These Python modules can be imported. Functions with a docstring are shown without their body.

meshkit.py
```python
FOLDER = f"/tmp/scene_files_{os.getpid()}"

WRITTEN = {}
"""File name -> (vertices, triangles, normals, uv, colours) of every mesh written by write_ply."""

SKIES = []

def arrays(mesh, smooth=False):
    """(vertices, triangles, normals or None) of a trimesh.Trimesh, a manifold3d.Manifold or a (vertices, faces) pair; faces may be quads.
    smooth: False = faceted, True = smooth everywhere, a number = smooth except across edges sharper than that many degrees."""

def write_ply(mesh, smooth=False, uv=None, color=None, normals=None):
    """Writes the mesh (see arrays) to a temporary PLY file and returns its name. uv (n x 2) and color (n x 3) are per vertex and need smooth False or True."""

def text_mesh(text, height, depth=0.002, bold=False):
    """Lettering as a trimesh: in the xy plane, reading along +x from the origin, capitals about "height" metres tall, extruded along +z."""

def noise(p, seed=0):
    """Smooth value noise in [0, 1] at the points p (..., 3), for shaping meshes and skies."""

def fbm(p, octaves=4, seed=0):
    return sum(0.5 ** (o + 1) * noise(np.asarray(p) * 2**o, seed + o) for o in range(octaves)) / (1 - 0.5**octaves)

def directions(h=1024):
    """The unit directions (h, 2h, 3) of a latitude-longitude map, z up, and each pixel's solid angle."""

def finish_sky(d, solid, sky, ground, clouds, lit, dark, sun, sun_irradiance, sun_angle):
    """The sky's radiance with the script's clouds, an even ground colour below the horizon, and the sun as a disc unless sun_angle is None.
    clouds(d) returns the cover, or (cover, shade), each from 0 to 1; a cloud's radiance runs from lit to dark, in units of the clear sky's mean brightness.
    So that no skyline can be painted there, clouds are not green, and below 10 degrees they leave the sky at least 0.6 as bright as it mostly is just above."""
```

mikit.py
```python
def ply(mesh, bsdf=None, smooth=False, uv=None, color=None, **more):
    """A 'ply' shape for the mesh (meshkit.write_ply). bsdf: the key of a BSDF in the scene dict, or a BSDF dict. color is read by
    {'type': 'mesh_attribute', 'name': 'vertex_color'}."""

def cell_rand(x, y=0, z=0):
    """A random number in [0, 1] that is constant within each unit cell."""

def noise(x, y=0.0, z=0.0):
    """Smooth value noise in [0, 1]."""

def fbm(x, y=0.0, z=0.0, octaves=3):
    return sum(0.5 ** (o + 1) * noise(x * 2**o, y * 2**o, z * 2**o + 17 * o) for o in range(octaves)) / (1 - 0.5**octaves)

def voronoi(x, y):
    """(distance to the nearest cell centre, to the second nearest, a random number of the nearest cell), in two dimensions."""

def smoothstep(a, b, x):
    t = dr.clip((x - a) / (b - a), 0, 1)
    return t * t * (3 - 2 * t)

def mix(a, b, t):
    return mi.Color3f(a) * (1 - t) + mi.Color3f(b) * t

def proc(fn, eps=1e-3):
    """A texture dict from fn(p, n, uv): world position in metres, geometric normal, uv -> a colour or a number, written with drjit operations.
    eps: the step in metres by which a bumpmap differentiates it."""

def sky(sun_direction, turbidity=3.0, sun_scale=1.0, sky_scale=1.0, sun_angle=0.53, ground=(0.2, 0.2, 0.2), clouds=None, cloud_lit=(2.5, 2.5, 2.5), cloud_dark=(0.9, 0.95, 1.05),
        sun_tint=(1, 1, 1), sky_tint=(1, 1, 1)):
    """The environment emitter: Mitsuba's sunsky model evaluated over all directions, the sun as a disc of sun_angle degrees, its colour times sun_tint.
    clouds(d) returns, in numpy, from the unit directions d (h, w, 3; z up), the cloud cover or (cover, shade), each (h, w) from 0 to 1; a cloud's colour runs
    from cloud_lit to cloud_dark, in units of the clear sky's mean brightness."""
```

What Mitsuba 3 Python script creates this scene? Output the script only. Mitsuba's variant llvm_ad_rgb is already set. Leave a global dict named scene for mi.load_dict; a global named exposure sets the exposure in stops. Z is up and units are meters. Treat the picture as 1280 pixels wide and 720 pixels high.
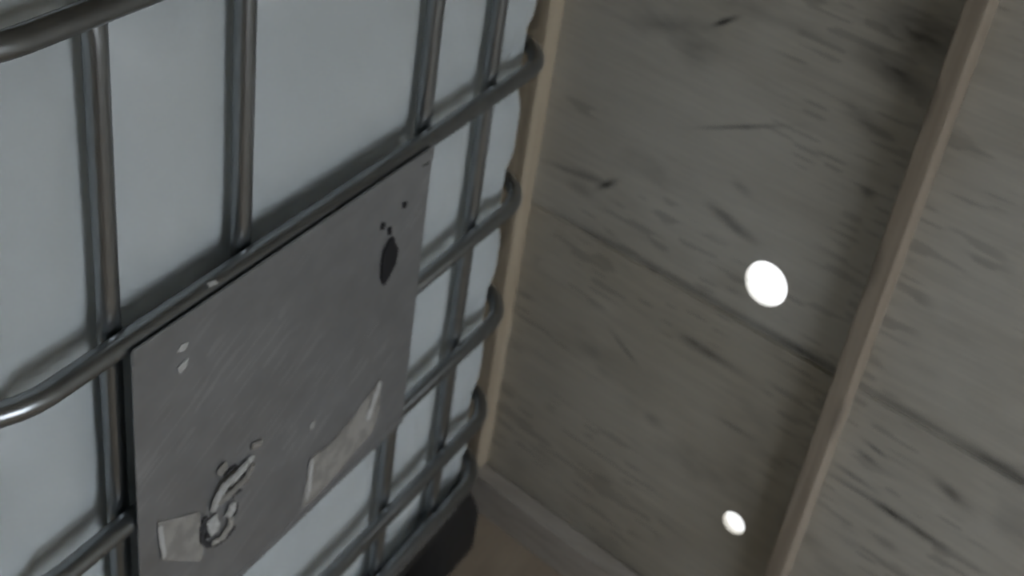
import math
import numpy as np
import trimesh
import manifold3d as m3
import shapely.geometry as sg
import drjit as dr
import mitsuba as mi
import mikit
import meshkit
from mikit import proc, noise, fbm, smoothstep, mix

scene, labels = {}, {}
T = mi.ScalarTransform4f

# ------------------------------------------------------------------ camera, sky, exposure
CAM = np.array([-0.4485, -0.5947, 1.5492])
FWD = np.array([0.7609, 0.3310, -0.5581])
UP = np.array([0.4403, 0.3684, 0.8188])
scene["camera"] = {
    "type": "thinlens", "fov": 43.32, "fov_axis": "x", "near_clip": 0.02, "far_clip": 200.0,
    "aperture_radius": 0.0022, "focus_distance": 0.74,
    "to_world": T().look_at(origin=CAM.tolist(), target=(CAM + FWD).tolist(), up=UP.tolist()),
}
scene["sky"] = mikit.sky((-0.3, 0.75, 0.6), turbidity=4.0, sun_scale=0.0, sky_scale=1.0, ground=(0.30, 0.30, 0.29),
                         clouds=lambda d: (np.ones(d.shape[:2]) * 0.9, 0.35 * meshkit.fbm(d * 3.0, 3, 5)),
                         cloud_lit=(0.98, 1.0, 1.04), cloud_dark=(0.80, 0.83, 0.89))
exposure = 5.5

# ------------------------------------------------------------------ frames of reference
# world: the container's front is y = 0, x to its right, z up.  The timber wall stands a little skew to it.
YAW = math.radians(13.388)
O = np.array([1.06, 0.0, 0.0])
D = np.array([math.sin(YAW), math.cos(YAW), 0.0])        # along the wall, away from the doorway
N = np.array([-math.cos(YAW), math.sin(YAW), 0.0])       # out of the wall, into the room
Z = np.array([0.0, 0.0, 1.0])


def wall_to_world(mesh):
    """local (s along the wall, t up, depth outwards) -> world"""
    m = mesh.copy()
    v = np.asarray(m.vertices)
    m.vertices = O + v[:, :1] * D + v[:, 1:2] * Z - v[:, 2:3] * N
    return m


def room_box(r0, r1, s0, s1, z0, z1):
    """box in the room's frame: r = distance from the timber wall, s along it, z up"""
    b = trimesh.creation.box((s1 - s0, z1 - z0, r1 - r0))
    b.apply_translation(((s0 + s1) / 2, (z0 + z1) / 2, -(r0 + r1) / 2))
    return wall_to_world(b)


def to_tm(man):
    m = man.to_mesh()
    return trimesh.Trimesh(np.array(m.vert_properties[:, :3]), np.array(m.tri_verts), process=False)


def rbox(x0, x1, y0, y1, z0, z1, r, seg=12):
    """box with rounded edges"""
    ps = [m3.Manifold.sphere(r, seg).translate((x, y, z)) for x in (x0 + r, x1 - r) for y in (y0 + r, y1 - r) for z in (z0 + r, z1 - r)]
    return to_tm(m3.Manifold.batch_hull(ps))


def put(key, mesh, bsdf, smooth=False, **more):
    n, k = 0, key
    while k in scene:
        n += 1
        k = f"{key}_{n:03d}"
    scene[k] = mikit.ply(mesh, bsdf, smooth, **more)
    return k


def tag(key, label=None, category=None, kind=None, group=None):
    labels[key] = {a: b for a, b in (("label", label), ("category", category), ("kind", kind), ("group", group)) if b}


def principled(color, rough, **kw):
    c = color if isinstance(color, dict) else {"type": "rgb", "value": list(color)}
    return {"type": "twosided", "bsdf": {"type": "principled", "base_color": c, "roughness": rough, **kw}}


# ------------------------------------------------------------------ materials
def st(p):
    s = (p.x - float(O[0])) * float(D[0]) + p.y * float(D[1])
    return s, p.z


# marks on the weathered sheet: centre (s, t), half length, half width, slope, strength
MARKS = [
    (-0.184, 0.9715, 0.014, 0.0042, -0.71, 0.80), (-0.105, 0.938, 0.050, 0.013, -0.28, 0.30), (-0.155, 0.925, 0.030, 0.018, -0.1, 0.28),
    (-0.243, 0.853, 0.048, 0.0030, -0.47, 0.50), (-0.064, 0.683, 0.013, 0.0060, -0.8, 0.85),
    (-0.035, 0.680, 0.030, 0.006, -0.1, 0.30), (0.005, 0.672, 0.040, 0.004, -0.1, 0.28), (-0.02, 0.655, 0.02, 0.010, 0.0, 0.25),
    (-0.262, 0.7225, 0.038, 0.0085, 0.25, 0.45), (-0.265, 0.775, 0.014, 0.006, 0.2, 0.25),
    (-0.412, 0.998, 0.040, 0.016, 0.2, 0.55), (-0.425, 1.050, 0.045, 0.028, 0.1, 0.60),  # large dark patches; they also paint in part of the stud's shadow
    (-0.395, 0.930, 0.030, 0.014, 0.3, 0.30), (-0.425, 0.848, 0.010, 0.006, 0.0, 0.45),
    (-0.430, 0.600, 0.060, 0.007, 0.0, 0.60), (-0.250, 0.600, 0.180, 0.006, 0.0, 0.40), (-0.05, 0.598, 0.09, 0.005, 0.0, 0.32),
    (-0.700, 0.598, 0.070, 0.009, 0.0, 0.60), (-0.560, 0.600, 0.060, 0.006, 0.0, 0.35),
    (-0.539, 0.506, 0.014, 0.0035, 0.13, 0.50), (-0.543, 0.525, 0.016, 0.003, 0.18, 0.55),
    (-0.592, 0.4485, 0.022, 0.005, 0.02, 0.65), (-0.640, 0.4460, 0.030, 0.0045, 0.02, 0.55), (-0.651, 0.526, 0.024, 0.008, 0.25, 0.45), (-0.60, 0.45, 0.09, 0.004, 0.02, 0.35),
    (-0.530, 0.468, 0.030, 0.0035, 0.05, 0.40), (-0.600, 0.400, 0.015, 0.007, 0.0, 0.30),
    (-0.150, 0.447, 0.022, 0.0045, 0.5, 0.45), (-0.264, 0.5205, 0.030, 0.008, 0.0, 0.40), (-0.30, 0.52, 0.04, 0.006, 0.05, 0.35),
    (-0.350, 0.430, 0.030, 0.004, 0.0, 0.35), (-0.225, 0.360, 0.016, 0.010, 0.0, 0.25), (-0.10, 0.41, 0.03, 0.012, 0, 0.25),
]


def weathered(p, n, uv):
    s, t = st(p)
    sheet_shade = dr.select((t < 0.592) & (s > -0.487), mi.Float(0.90), mi.Float(1.0))   # browner sheet, also darkened to paint in the dim light at this corner
    c0 = mi.Color3f(1.0, 0.975, 0.93) * sheet_shade
    wob = (noise(s * 6, t * 10, 3.1) - 0.5) * 0.008
    g = fbm(s * 7, (t + wob) * 95, 1.7, 3)                      # long grain
    fine = noise(s * 28, (t + wob) * 420, 9.0)
    blot = fbm(s * 5 + 3, t * 7, 4.2, 3)
    mould = smoothstep(0.52, 0.78, fbm(s * 8 + 8, t * 15 + 2, 7.7, 4))
    dash = smoothstep(0.66, 0.82, noise(s * 24, (t + wob) * 170, 21.0)) * smoothstep(0.45, 0.62, fbm(s * 6, t * 9, 30.0, 2))
    c = mix((0.475, 0.452, 0.392), (0.550, 0.532, 0.475), smoothstep(0.3, 0.7, blot))
    c = c * dr.select(sheet_shade < 0.95, c0, mi.Color3f(1.0))
    c = c * (0.86 + 0.20 * g + 0.08 * fine)
    c = c * (1 - 0.20 * mould) * (1 - 0.20 * dash)
    ragged = 0.65 + 0.7 * fbm(s * 60, t * 150, 5.0, 2)
    for (a, b, hl, hw, sl, k) in MARKS:
        u, v = s - a, t - b
        v = v - sl * u
        e = dr.exp(-dr.square(u / hl) - dr.square(v / hw))
        c = c * (1 - dr.minimum(k * e * ragged, 0.85))
    return c


def timber(base, dark, along_z=True, knots=0.35):
    def fn(p, n, uv):
        s, t = st(p)
        a, b = (t, s) if along_z else (s, t)
        w = (noise(a * 4, b * 30, p.x * 12) - 0.5) * 0.02
        g = fbm((b + w) * 140, p.x * 60, a * 3.0, 3)
        k = smoothstep(0.70, 0.84, noise(a * 9 + 4, b * 24, p.x * 24))
        return mix(dark, base, smoothstep(0.25, 0.7, g)) * (1 - knots * k)
    return fn


def floor_col(p, n, uv):
    g = fbm(p.x * 9, p.y * 60, 0.3, 3)
    d = fbm(p.x * 6, p.y * 6, 2.0, 4)
    return mix((0.36, 0.295, 0.220), (0.47, 0.395, 0.300), g) * (0.78 + 0.4 * d)


def galv_col(p, n, uv):
    a = fbm(p.x * 60, p.y * 60, p.z * 60, 2)
    b = fbm(p.x * 7, p.y * 7, p.z * 7 + 3, 3)
    return mix((0.27, 0.285, 0.295), (0.40, 0.42, 0.43), 0.45 * a + 0.55 * b)


def plate_col(p, n, uv):
    a = fbm(p.x * 40, p.z * 40, 0.5, 3)
    b = fbm(p.x * 6 + 1, p.z * 8, 2.5, 3)
    sm = fbm(p.x * 18, p.z * 34, 6.5, 3)                          # wiped smears
    c = mix((0.31, 0.318, 0.325), (0.46, 0.47, 0.48), 0.35 * a + 0.65 * b)
    scr = smoothstep(0.70, 0.80, noise((p.x + p.z * 0.6) * 22, (p.z - p.x * 0.5) * 260, 4.0)) * smoothstep(0.5, 0.65, b)
    c = c * (0.88 + 0.24 * sm)
    return c + mi.Color3f(0.05) * scr


def plate_rough(p, n, uv):
    return 0.38 + 0.22 * fbm(p.x * 9, p.z * 14, 1.5, 3)


def bottle_col(p, n, uv):
    a = fbm(p.x * 5, p.y * 5, p.z * 5, 3)
    return mix((0.525, 0.575, 0.590), (0.585, 0.630, 0.640), a)


def ground_col(p, n, uv):
    a = fbm(p.x * 1.5, p.y * 1.5, 0.0, 4)
    return mix((0.34, 0.33, 0.31), (0.46, 0.45, 0.43), a)


def paper_col(p, n, uv):
    a = fbm(p.x * 70, p.z * 70, 2.0, 3)
    return mix((0.26, 0.250, 0.230), (0.35, 0.338, 0.310), smoothstep(0.3, 0.7, a))


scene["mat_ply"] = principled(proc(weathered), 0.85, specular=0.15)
scene["mat_stud"] = principled(proc(timber((0.54, 0.465, 0.350), (0.46, 0.385, 0.28))), 0.8, specular=0.2)
scene["mat_stud_dark"] = principled(proc(timber((0.365, 0.315, 0.25), (0.30, 0.252, 0.195))), 0.8, specular=0.2)  # darker timber tone, used on one stud alone
scene["mat_sole"] = principled(proc(timber((0.48, 0.45, 0.40), (0.40, 0.37, 0.325), False, 0.0)), 0.85, specular=0.15)
scene["mat_floor"] = principled(proc(floor_col), 0.8, specular=0.2)
scene["mat_galv"] = principled(proc(galv_col), 0.28, metallic=0.95)
scene["mat_plate"] = principled(proc(plate_col), proc(plate_rough), metallic=0.75)
scene["mat_bottle"] = principled(proc(bottle_col), 0.42, specular=0.4)
scene["mat_black"] = principled((0.022, 0.023, 0.024), 0.5, specular=0.4)
scene["mat_tray"] = principled((0.62, 0.64, 0.65), 0.42, metallic=0.6)
scene["mat_ground"] = principled(proc(ground_col), 0.95)
scene["mat_paper"] = principled(proc(paper_col), 0.7)
scene["mat_painted_shadow"] = principled((0.055, 0.055, 0.057), 0.75, specular=0.1)  # near-black colour for the shadow painted under the peeled label
scene["mat_sealant"] = principled((0.028, 0.028, 0.030), 0.75, specular=0.1)
scene["mat_chip"] = principled((0.50, 0.50, 0.485), 0.65, specular=0.2)

# ------------------------------------------------------------------ the shed
R1, S0, S1, H = 2.35, -2.30, 1.40, 2.30
GROOVE = 0.0025
HOLES = [(-0.3345, 0.6648, 0.0312), (-0.3925, 0.2772, 0.0182)]
cols = [S0, -1.707, -0.487, 0.733, S1]
rows = [0.0, 0.592, 1.812, H]
for i in range(4):
    for j in range(3):
        a0, a1, b0, b1 = cols[i], cols[i + 1], rows[j], rows[j + 1]
        body = m3.Manifold.cube((a1 - a0, b1 - b0, 0.006)).translate((a0, b0, 0.004))
        face = m3.Manifold.hull_points(np.array(
            [(x, y, 0.0) for x in (a0 + GROOVE, a1 - GROOVE) for y in (b0 + GROOVE, b1 - GROOVE)] +
            [(x, y, 0.005) for x in (a0 + 0.001, a1 - 0.001) for y in (b0 + 0.001, b1 - 0.001)]))
        pan = body + face
        for (hs, ht, hr) in HOLES:
            if a0 < hs < a1 and b0 < ht < b1:
                pan = pan - m3.Manifold.cylinder(0.08, hr, hr, 48).translate((hs, ht, -0.03))
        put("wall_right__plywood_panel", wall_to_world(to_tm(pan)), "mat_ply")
tag("wall_right", "weathered grey plywood wall with two round holes bright with daylight", "wall", "structure")


def wall_beam(s0, s1, t0, t1, depth, r=0.002, gap=0.0002):
    return wall_to_world(rbox(s0, s1, t0, t1, -depth, -gap, r, 8))


put("wall_right__stud", wall_beam(-0.4955, -0.4710, 0.0745, H - 0.04, 0.032), "mat_stud_dark", 30)
put("wall_right__stud", wall_beam(0.0600, 0.1070, 0.0745, H - 0.04, 0.032), "mat_stud", 30)
put("wall_right__sole_plate", wall_beam(S0 + 0.02, S1 - 0.02, 0.0003, 0.0740, 0.040, gap=0.005), "mat_sole", 30)

put("floor", room_box(-0.016, R1 + 0.016, S0 - 0.016, S1 + 0.016, -0.05, 0.0), "mat_floor")
tag("floor", "bare brown wooden floor below the plywood wall", "floor", "structure")
put("ceiling", room_box(-0.016, R1 + 0.016, S0 - 0.016, S1 + 0.016, H, H + 0.05), "mat_ply")
tag("ceiling", "plywood ceiling of the shed", "ceiling", "structure")
put("wall_back", room_box(0.0, R1, S1, S1 + 0.016, 0.0, H), "mat_ply")
tag("wall_back", "plywood wall behind the liquid container", "wall", "structure")
put("wall_left", room_box(R1, R1 + 0.016, S0, S1, 0.0, H), "mat_ply")
tag("wall_left", "plywood wall on the far side of the container", "wall", "structure")
DR0, DR1, DS, DH = 0.30, 1.30, 0.55, 1.78
fr = sg.box(0.0, 0.0, R1, H).difference(sg.box(DR0, DS, DR1, DH))
fm = trimesh.creation.extrude_polygon(fr, 0.016, engine="earcut")
v = np.asarray(fm.vertices).copy()
fm.vertices = O + v[:, :1] * N + v[:, 1:2] * Z + (S0 - v[:, 2:3]) * D
fm.invert() if fm.volume < 0 else None
put("wall_front", fm, "mat_ply")
tag("wall_front", "plywood wall with the open hatch that daylight comes through", "wall", "structure")
g = trimesh.creation.box((60, 60, 0.1))
g.apply_translation((0, 0, -0.20))
put("ground", g, "mat_ground")
tag("ground", "pale bare ground outside the shed", "ground", "structure")

# ------------------------------------------------------------------ the container
IBC = "bulk_container"
tag(IBC, "white plastic liquid container in a galvanised tube cage with a grey sign plate", "container")
WX, WY = 0.950, 1.15                                          # cage, tube centre to tube centre
ZH = [1.1826, 0.8959, 0.6998, 0.5140, 0.3321, 0.2070]
XV = [0.1712, 0.3374, 0.6482, 0.7955]
YV = [0.17, 0.40, 0.75, 0.98]
VIN = 0.0175                                                # the uprights stand inside the rails
CR = 0.090


def loop(x0, x1, y0, y1, r, n=10):
    pts = []
    for cx, cy, a in ((x1 - r, y1 - r, 0), (x0 + r, y1 - r, 90), (x0 + r, y0 + r, 180), (x1 - r, y0 + r, 270)):
        for k in range(n + 1):
            t = math.radians(a + 90 * k / n)
            pts.append((cx + r * math.cos(t), cy + r * math.sin(t)))
    return np.array(pts)


def sweep_loop(pts, z, rad, seg=14):
    """closed tube round the points at height z"""
    n = len(pts)
    tang = np.roll(pts, -1, 0) - np.roll(pts, 1, 0)
    tang /= np.linalg.norm(tang, axis=1, keepdims=True)
    nor = np.stack([tang[:, 1], -tang[:, 0]], 1)
    a = np.arange(seg) / seg * 2 * np.pi
    v = np.zeros((n, seg, 3))
    v[..., :2] = pts[:, None] + nor[:, None] * (rad * np.cos(a))[None, :, None]
    v[..., 2] = z + rad * np.sin(a)[None]
    i, j = np.meshgrid(np.arange(n), np.arange(seg), indexing="ij")
    q = np.stack([i * seg + j, (i + 1) % n * seg + j, (i + 1) % n * seg + (j + 1) % seg, i * seg + (j + 1) % seg], -1).reshape(-1, 4)
    m = trimesh.Trimesh(v.reshape(-1, 3), np.vstack([q[:, [0, 1, 2]], q[:, [0, 2, 3]]]), process=False)
    if m.volume < 0:
        m.invert()
    return m


def densify(pts, step=0.03):
    out = []
    for a, b in zip(pts, np.roll(pts, -1, 0)):
        k = max(1, int(np.linalg.norm(b - a) / step))
        out += [a + (b - a) * t / k for t in range(k)]
    return np.array(out)


RAIL = 0.0100
for k, z in enumerate(ZH):
    put(IBC + "__rail", sweep_loop(loop(0, WX, 0, WY, CR), z, RAIL), "mat_galv", True)


def upright(x, y, flat_axis):
    """tube between the lowest and the topmost rail, pressed flat where it crosses a rail"""
    zs = np.unique(np.concatenate([np.linspace(ZH[-1] - 0.02, ZH[0] + 0.004, 70)] + [z + np.array([-0.03, -0.018, -0.01, 0, 0.01, 0.018, 0.03]) for z in ZH[1:-1]]))
    d = np.min(np.abs(zs[:, None] - np.array(ZH)[None]), 1)
    fl = 1 - 0.30 * np.exp(-(d / 0.016) ** 2)
    a = np.arange(14) / 14 * 2 * np.pi
    rw, rd = 0.0098 * (2 - fl)[:, None], 0.0092 * fl[:, None]
    c, s_ = rw * np.cos(a), rd * np.sin(a)
    v = np.stack([x + (c if flat_axis == "y" else s_), y + (s_ if flat_axis == "y" else c), np.broadcast_to(zs[:, None], c.shape)], -1)
    n, seg = len(zs), 14
    i, j = np.meshgrid(np.arange(n - 1), np.arange(seg), indexing="ij")
    q = np.stack([i * seg + j, i * seg + (j + 1) % seg, (i + 1) * seg + (j + 1) % seg, (i + 1) * seg + j], -1).reshape(-1, 4)
    caps = [[0, k + 1, k] for k in range(1, seg - 1)] + [[(n - 1) * seg, (n - 1) * seg + k, (n - 1) * seg + k + 1] for k in range(1, seg - 1)]
    m = trimesh.Trimesh(v.reshape(-1, 3), np.vstack([q[:, [0, 1, 2]], q[:, [0, 2, 3]], caps]), process=False)
    if m.volume < 0:
        m.invert()
    return m


for x in XV:
    put(IBC + "__upright", upright(x, VIN, "y"), "mat_galv", 50)
for y in YV:
    put(IBC + "__upright", upright(VIN, y, "x"), "mat_galv", 50)
    put(IBC + "__upright", upright(WX - VIN, y, "x"), "mat_galv", 50)
for x in XV:
    put(IBC + "__upright", upright(x, WY - VIN, "y"), "mat_galv", 50)

# bottle: rounded upright block whose sides swell out between the tubes
BZ0, BZ1, BR = 0.168, 1.238, 0.055
INS = 0.036
base = densify(loop(INS, WX - INS, INS, WY - INS, BR, 14), 0.0075)
tang = np.roll(base, -1, 0) - np.roll(base, 1, 0)
tang /= np.linalg.norm(tang, axis=1, keepdims=True)
nor = np.stack([tang[:, 1], -tang[:, 0]], 1)


def dist_to(v, marks):
    return np.min(np.abs(np.asarray(v)[:, None] - np.asarray(marks)[None]), 1)


def swell(d, w):
    t = np.clip(d / w, 0, 1)
    return t * t * (3 - 2 * t)


front = np.abs(nor[:, 1]) > 0.99
side = np.abs(nor[:, 0]) > 0.99
hx = np.where(front, swell(dist_to(base[:, 0], XV), 0.065), np.where(side, swell(dist_to(base[:, 1], YV), 0.065), 1.0))
corner = 1 - np.maximum(np.abs(nor[:, 0]), np.abs(nor[:, 1])) ** 10
prof = []
RS, RB = 0.06, 0.022
for k in range(14):
    t = math.pi / 2 * k / 13
    prof.append((RB * (1 - math.sin(t)), BZ0 + RB * (1 - math.cos(t))))
for z in np.arange(BZ0 + RB + 0.008, BZ1 - RS - 0.004, 0.0075):
    prof.append((0.0, z))
for k in range(14):
    t = math.pi / 2 * k / 13
    prof.append((RS * (1 - math.cos(t)), BZ1 - RS + RS * math.sin(t)))
prof = np.array(prof)
hz = swell(dist_to(prof[:, 1], ZH), 0.075) * (prof[:, 0] < 0.01)
BULGE = 0.026
HZ = np.maximum(hz[:, None], 0.80 * corner[None, :] * (prof[:, 0] < 0.01)[:, None])
off = -prof[:, 0][:, None] + BULGE * np.sqrt(np.clip(HZ * hx[None, :], 0, 1)) ** 1.3
nv = len(base)
vb = np.zeros((len(prof), nv, 3))
vb[..., :2] = base[None] + nor[None] * off[..., None]
vb[..., 2] = prof[:, 1][:, None]
i, j = np.meshgrid(np.arange(len(prof) - 1), np.arange(nv), indexing="ij")
q = np.stack([i * nv + j, i * nv + (j + 1) % nv, (i + 1) * nv + (j + 1) % nv, (i + 1) * nv + j], -1).reshape(-1, 4)
verts = np.vstack([vb.reshape(-1, 3), [[WX / 2, WY / 2, BZ0], [WX / 2, WY / 2, BZ1 + 0.012]]])
nb, nt = len(verts) - 2, len(verts) - 1
last = (len(prof) - 1) * nv
caps = [[nb, (k + 1) % nv, k] for k in range(nv)] + [[nt, last + k, last + (k + 1) % nv] for k in range(nv)]
bot = trimesh.Trimesh(verts, np.vstack([q[:, [0, 1, 2]], q[:, [0, 2, 3]], caps]), process=False)
if bot.volume < 0:
    bot.invert()
bk = put(IBC + "__bottle", bot, "mat_bottle", True)
tag(bk, "milky white plastic bottle swelling between the tubes")
lid = trimesh.creation.revolve(np.array([(0, 0), (0.085, 0), (0.085, 0.03), (0.078, 0.038), (0, 0.040)]), sections=40)
lid.apply_translation((WX / 2, WY / 2, BZ1 + 0.010))
tag(put(IBC + "__lid", lid, "mat_black", 30), "black screw lid")

# steel tray and black pallet
tray = m3.CrossSection([loop(0.012, WX - 0.012, 0.008, WY - 0.008, 0.08)])
tray_in = m3.CrossSection([loop(0.016, WX - 0.016, 0.012, WY - 0.012, 0.076)])
tr = m3.Manifold.extrude(tray, 0.034) - m3.Manifold.extrude(tray_in, 0.03).translate((0, 0, 0.004))
tag(put(IBC + "__tray", to_tm(tr.translate((0, 0, 0.161))), "mat_tray", 30), "shiny steel tray rim under the cage")
deck = m3.Manifold.extrude(m3.CrossSection([loop(0.006, WX - 0.006, 0.012, WY - 0.012, 0.085)]), 0.032).translate((0, 0, 0.130))
tag(put(IBC + "__pallet_deck", to_tm(deck), "mat_black", 30), "black pallet deck")
for x0, x1, kx in ((-0.040, 0.125, -1), (0.39, 0.555, 0), (0.820, 0.985, 1)):
    for y0, y1, ky in ((0.004, 0.17, -1), (0.49, 0.66, 0), (0.98, 1.146, 1)):
        low = loop(x0 + 0.01, x1 - 0.01, y0 + 0.006, y1 - 0.006, 0.050)
        out = loop(x0, x1, y0, y1, 0.055)
        top = loop(x0 + (0.046 if kx < 0 else 0.0), x1 - (0.046 if kx > 0 else 0.0), y0 + 0.010, y1 - 0.010, 0.050)
        mid = [m3.Manifold.extrude(m3.CrossSection([o]), h1 - h0).translate((0, 0, h0)) for o, h0, h1 in ((low, 0.0, 0.001), (out, 0.014, 0.075), (top, 0.157, 0.160))]
        put(IBC + "__pallet_foot", to_tm(m3.Manifold.batch_hull(mid)), "mat_black", 40)

# sign plate: a sheet with a folded hem along the top and short returns down the sides
PX0, PX1, PZ0, PZ1, PY = 0.163, 0.6205, 0.5165, 0.8955, -0.0112
nx, nz = 70, 60
gx, gz = np.meshgrid(np.linspace(PX0, PX1, nx), np.linspace(PZ0, PZ1, nz), indexing="ij")
u_, v_ = (gx - PX0) / (PX1 - PX0), (gz - PZ0) / (PZ1 - PZ0)
wav = (meshkit.fbm(np.stack([gx * 5, gz * 6, gx * 0 + 2], -1), 2, 3) - 0.5) * 0.006
gy = PY - 0.0022 - np.abs(wav) * np.clip(8 * u_ * (1 - u_), 0, 1) * np.clip(8 * v_ * (1 - v_), 0, 1)


def sheet(gx, gy, gz, thick=0.0012):
    n, m_ = gx.shape
    f_ = np.stack([gx, gy, gz], -1).reshape(-1, 3)
    b_ = f_ + [0, thick, 0]
    i, j = np.meshgrid(np.arange(n - 1), np.arange(m_ - 1), indexing="ij")
    q = np.stack([i * m_ + j, (i + 1) * m_ + j, (i + 1) * m_ + j + 1, i * m_ + j + 1], -1).reshape(-1, 4)
    ring = [k * m_ for k in range(n)] + [(n - 1) * m_ + k for k in range(1, m_)] + [k * m_ + m_ - 1 for k in range(n - 2, -1, -1)] + [k for k in range(m_ - 2, 0, -1)]
    N_ = n * m_
    rq = np.array([[ring[(k + 1) % len(ring)], ring[k], ring[k] + N_, ring[(k + 1) % len(ring)] + N_] for k in range(len(ring))])
    qq = np.vstack([q, q[:, ::-1] + N_, rq])
    m = trimesh.Trimesh(np.vstack([f_, b_]), np.vstack([qq[:, [0, 1, 2]], qq[:, [0, 2, 3]]]), process=False)
    if m.volume < 0:
        m.invert()
    return m


PL = IBC + "__sign_plate"
put(PL, sheet(gx, gy, gz), "mat_plate", 40)
tag(PL, "bent grey steel sign plate with torn label remnants")
put(PL + "__hem", rbox(PX0, PX1, -0.0155, -0.0125, PZ1 - 0.013, PZ1 + 0.003, 0.0014, 10), "mat_plate", 40)
put(PL + "__lower_hem", rbox(PX0, PX1, -0.0150, -0.0118, PZ0 - 0.004, PZ0 + 0.005, 0.0014, 10), "mat_plate", 40)


def plate_y(x, z):
    """front of the plate at (x, z)"""
    a = np.clip((np.asarray(x) - PX0) / (PX1 - PX0) * (nx - 1), 0, nx - 1.001)
    b = np.clip((np.asarray(z) - PZ0) / (PZ1 - PZ0) * (nz - 1), 0, nz - 1.001)
    i, j = a.astype(int), b.astype(int)
    fa, fb = a - i, b - j
    return (gy[i, j] * (1 - fa) + gy[i + 1, j] * fa) * (1 - fb) + (gy[i, j + 1] * (1 - fa) + gy[i + 1, j + 1] * fa) * fb


def patch(poly, thick=0.0005, curl=None, step=0.004, seed=1, ripple=0.0006):
    """a torn piece of label following the plate; curl(x, z) lifts it off the plate"""
    p = sg.Polygon(poly)
    m = trimesh.creation.extrude_polygon(p.segmentize(step), 1.0, engine="earcut")
    m.vertices = np.asarray(m.vertices) * [1, 1, thick]
    m = m.subdivide_to_size(step * 1.6)
    v = np.asarray(m.vertices).copy()
    x, z, h = v[:, 0], v[:, 1], v[:, 2]
    lift = 0.0002 + (ripple * meshkit.fbm(np.stack([x * 90, z * 90, z * 0 + seed], -1), 2, seed))
    if curl is not None:
        lift = lift + curl(x, z)
    m.vertices = np.stack([x, plate_y(x, z) - lift - h, z], 1)
    m.fix_normals()
    return m


fl = rbox(-0.007, 0.007, -0.001, 0.001, -0.0022, 0.0022, 0.0009, 8)
fl.apply_transform(trimesh.transformations.euler_matrix(-0.9, 0.3, 0.1))
fl.apply_translation((0.268, -0.0075, ZH[1] + 0.0085))
tag(put(IBC + "__paper_scrap", fl, "mat_chip", 40), "small pale scrap stuck on the rail above the plate")


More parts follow.
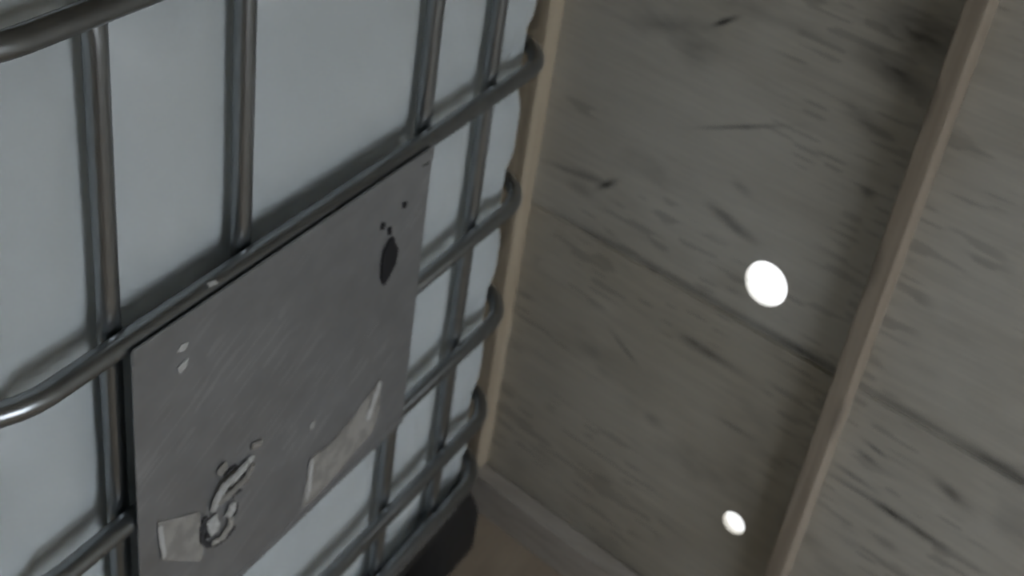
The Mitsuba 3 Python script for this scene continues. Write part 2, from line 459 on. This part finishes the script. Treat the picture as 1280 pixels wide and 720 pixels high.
def seg_dist(x, z, a, b):
    a, b = np.array(a), np.array(b)
    p = np.stack([x, z], -1) - a
    t = np.clip((p @ (b - a)) / ((b - a) @ (b - a)), 0, 1)
    return np.linalg.norm(p - t[:, None] * (b - a), axis=-1)


LR = PL + "__label_remnant"
# large torn label in the lower right corner, its left edge and its peak curled up
put(LR, patch([(0.5555, 0.622), (0.560, 0.575), (0.5480, 0.545), (0.4320, 0.524), (0.4120, 0.530), (0.4225, 0.596), (0.4560, 0.590), (0.5030, 0.598)],
              seed=3), "mat_paper", 40)
# pale square in the lower left corner
put(LR, patch([(0.186, 0.690), (0.2425, 0.6590), (0.2480, 0.612), (0.2440, 0.592), (0.190, 0.638)],
              seed=5), "mat_paper", 40)
for poly in ([(0.219, 0.871), (0.229, 0.868), (0.224, 0.862), (0.214, 0.866)], [(0.214, 0.850), (0.229, 0.852), (0.224, 0.843), (0.216, 0.842)],
             [(0.418, 0.645), (0.428, 0.647), (0.425, 0.638), (0.419, 0.638)]):
    put(LR, patch(poly, step=0.003, seed=7), "mat_chip", 40)


def ribbon(path, width, thick=0.0012, seed=0):
    """a crumpled strip: path of (x, z, lift), width across"""
    path = np.array(path, float)
    t = np.linspace(0, len(path) - 1, 12 * len(path))
    k = np.clip(t.astype(int), 0, len(path) - 2)
    f = (t - k)[:, None]
    f = f * f * (3 - 2 * f) * 0.4 + f * 0.6
    c = path[k] * (1 - f) + path[k + 1] * f
    d = np.gradient(c[:, :2], axis=0)
    d /= np.linalg.norm(d, axis=1, keepdims=True)
    nn = np.stack([-d[:, 1], d[:, 0]], 1)
    w = np.linspace(-1, 1, 7)
    ww = width * (1 if np.isscalar(width) else 1)
    taper = np.minimum(1, np.minimum(np.arange(len(t)), np.arange(len(t))[::-1]) / 5 + 0.35)[:, None]
    x = c[:, :1] + nn[:, :1] * w * ww * taper
    z = c[:, 1:2] + nn[:, 1:] * w * ww * taper
    lift = c[:, 2:3] * (1 - 0.55 * w ** 2) + 0.0016 * meshkit.noise(np.stack([x * 160, z * 160, x * 0 + seed], -1), seed)
    y = plate_y(x, z) - 0.0004 - np.maximum(lift, 0.0002) - thick
    return sheet(x, y, z, thick)


# pale folded-over edges of the torn labels
FE = PL + "__folded_edge"
put(FE, ribbon([(0.4225, 0.596, 0.0012), (0.4235, 0.570, 0.0012), (0.4190, 0.536, 0.0012)], 0.0035, thick=0.0006, seed=12), "mat_chip", 50)
put(FE, ribbon([(0.5540, 0.619, 0.0012), (0.5450, 0.598, 0.0012), (0.5330, 0.575, 0.0012)], 0.0050, thick=0.0006, seed=13), "mat_chip", 50)
put(FE, ribbon([(0.1885, 0.685, 0.0012), (0.1895, 0.665, 0.0012), (0.1925, 0.640, 0.0012)], 0.0030, thick=0.0006, seed=14), "mat_chip", 50)
# peeled label, twisted into loops beside the pale square
PE = PL + "__peeled_label"
for k, (path, wd, mat) in enumerate([
        ([(0.2590, 0.640, 0.001), (0.2600, 0.628, 0.004), (0.2640, 0.617, 0.002)], 0.0075, "mat_chip"),
        ([(0.2580, 0.604, 0.001), (0.2720, 0.602, 0.004), (0.2850, 0.609, 0.004), (0.2880, 0.620, 0.001)], 0.0035, "mat_paper"),
        ([(0.2820, 0.622, 0.001), (0.2870, 0.628, 0.005), (0.2900, 0.636, 0.002)], 0.0060, "mat_chip"),
        ([(0.2620, 0.646, 0.001), (0.2630, 0.660, 0.005), (0.2740, 0.671, 0.007), (0.2950, 0.671, 0.006), (0.3220, 0.672, 0.001)], 0.0048, "mat_chip"),
        ([(0.2680, 0.650, 0.001), (0.2880, 0.652, 0.004), (0.3100, 0.652, 0.003), (0.3240, 0.662, 0.001)], 0.0042, "mat_paper"),
        ([(0.2680, 0.688, 0.001), (0.2740, 0.692, 0.003), (0.2800, 0.690, 0.001)], 0.0055, "mat_paper"),
        ([(0.3180, 0.688, 0.001), (0.3270, 0.684, 0.003), (0.3340, 0.681, 0.001)], 0.0040, "mat_paper")]):
    put(PE, ribbon(path, wd, seed=2 + k), mat, 50)
PS = PL + "__painted_shadow"  # dark strokes painting the shadow under the curls of the peeled label
for k, (path, wd) in enumerate([
        ([(0.2510, 0.647, 0.0005), (0.2450, 0.634, 0.0005), (0.2450, 0.620, 0.0005), (0.2530, 0.607, 0.0005), (0.2680, 0.597, 0.0005), (0.2830, 0.596, 0.0005), (0.2930, 0.602, 0.0005)], 0.0030),
        ([(0.2500, 0.622, 0.0005), (0.2570, 0.616, 0.0005), (0.2660, 0.614, 0.0005)], 0.0026),
        ([(0.2840, 0.614, 0.0005), (0.2930, 0.619, 0.0005), (0.2980, 0.628, 0.0005)], 0.0022),
        ([(0.2900, 0.642, 0.0005), (0.2980, 0.643, 0.0005), (0.3040, 0.641, 0.0005)], 0.0018),
        ([(0.2740, 0.662, 0.0005), (0.2920, 0.660, 0.0005), (0.3100, 0.660, 0.0005)], 0.0022),
        ([(0.2780, 0.679, 0.0005), (0.2860, 0.680, 0.0005), (0.2960, 0.679, 0.0005)], 0.0022)]):
    put(PS, ribbon(path, wd, seed=20 + k), "mat_painted_shadow", 50)
# black smudge of old sealant and its specks near the right edge
SE = PL + "__sealant_blob"
put(SE, patch([(0.534, 0.806), (0.543, 0.817), (0.550, 0.818), (0.556, 0.806), (0.562, 0.796), (0.560, 0.778), (0.550, 0.768), (0.541, 0.760), (0.5345, 0.772), (0.533, 0.790)], thick=0.0025, seed=11), "mat_sealant", 40)
put(SE, patch([(0.539, 0.834), (0.546, 0.832), (0.547, 0.822), (0.541, 0.824)], thick=0.001, step=0.003, seed=11), "mat_sealant", 40)
put(SE, patch([(0.527, 0.846), (0.534, 0.842), (0.531, 0.835), (0.525, 0.838)], thick=0.001, step=0.003, seed=12), "mat_sealant", 40)
put(SE, patch([(0.566, 0.853), (0.573, 0.850), (0.571, 0.844), (0.565, 0.846)], thick=0.001, step=0.003, seed=13), "mat_sealant", 40)
put(SE, patch([(0.598, 0.8895), (0.613, 0.8885), (0.611, 0.880), (0.600, 0.881)], thick=0.0012, step=0.003, seed=14), "mat_sealant", 40)
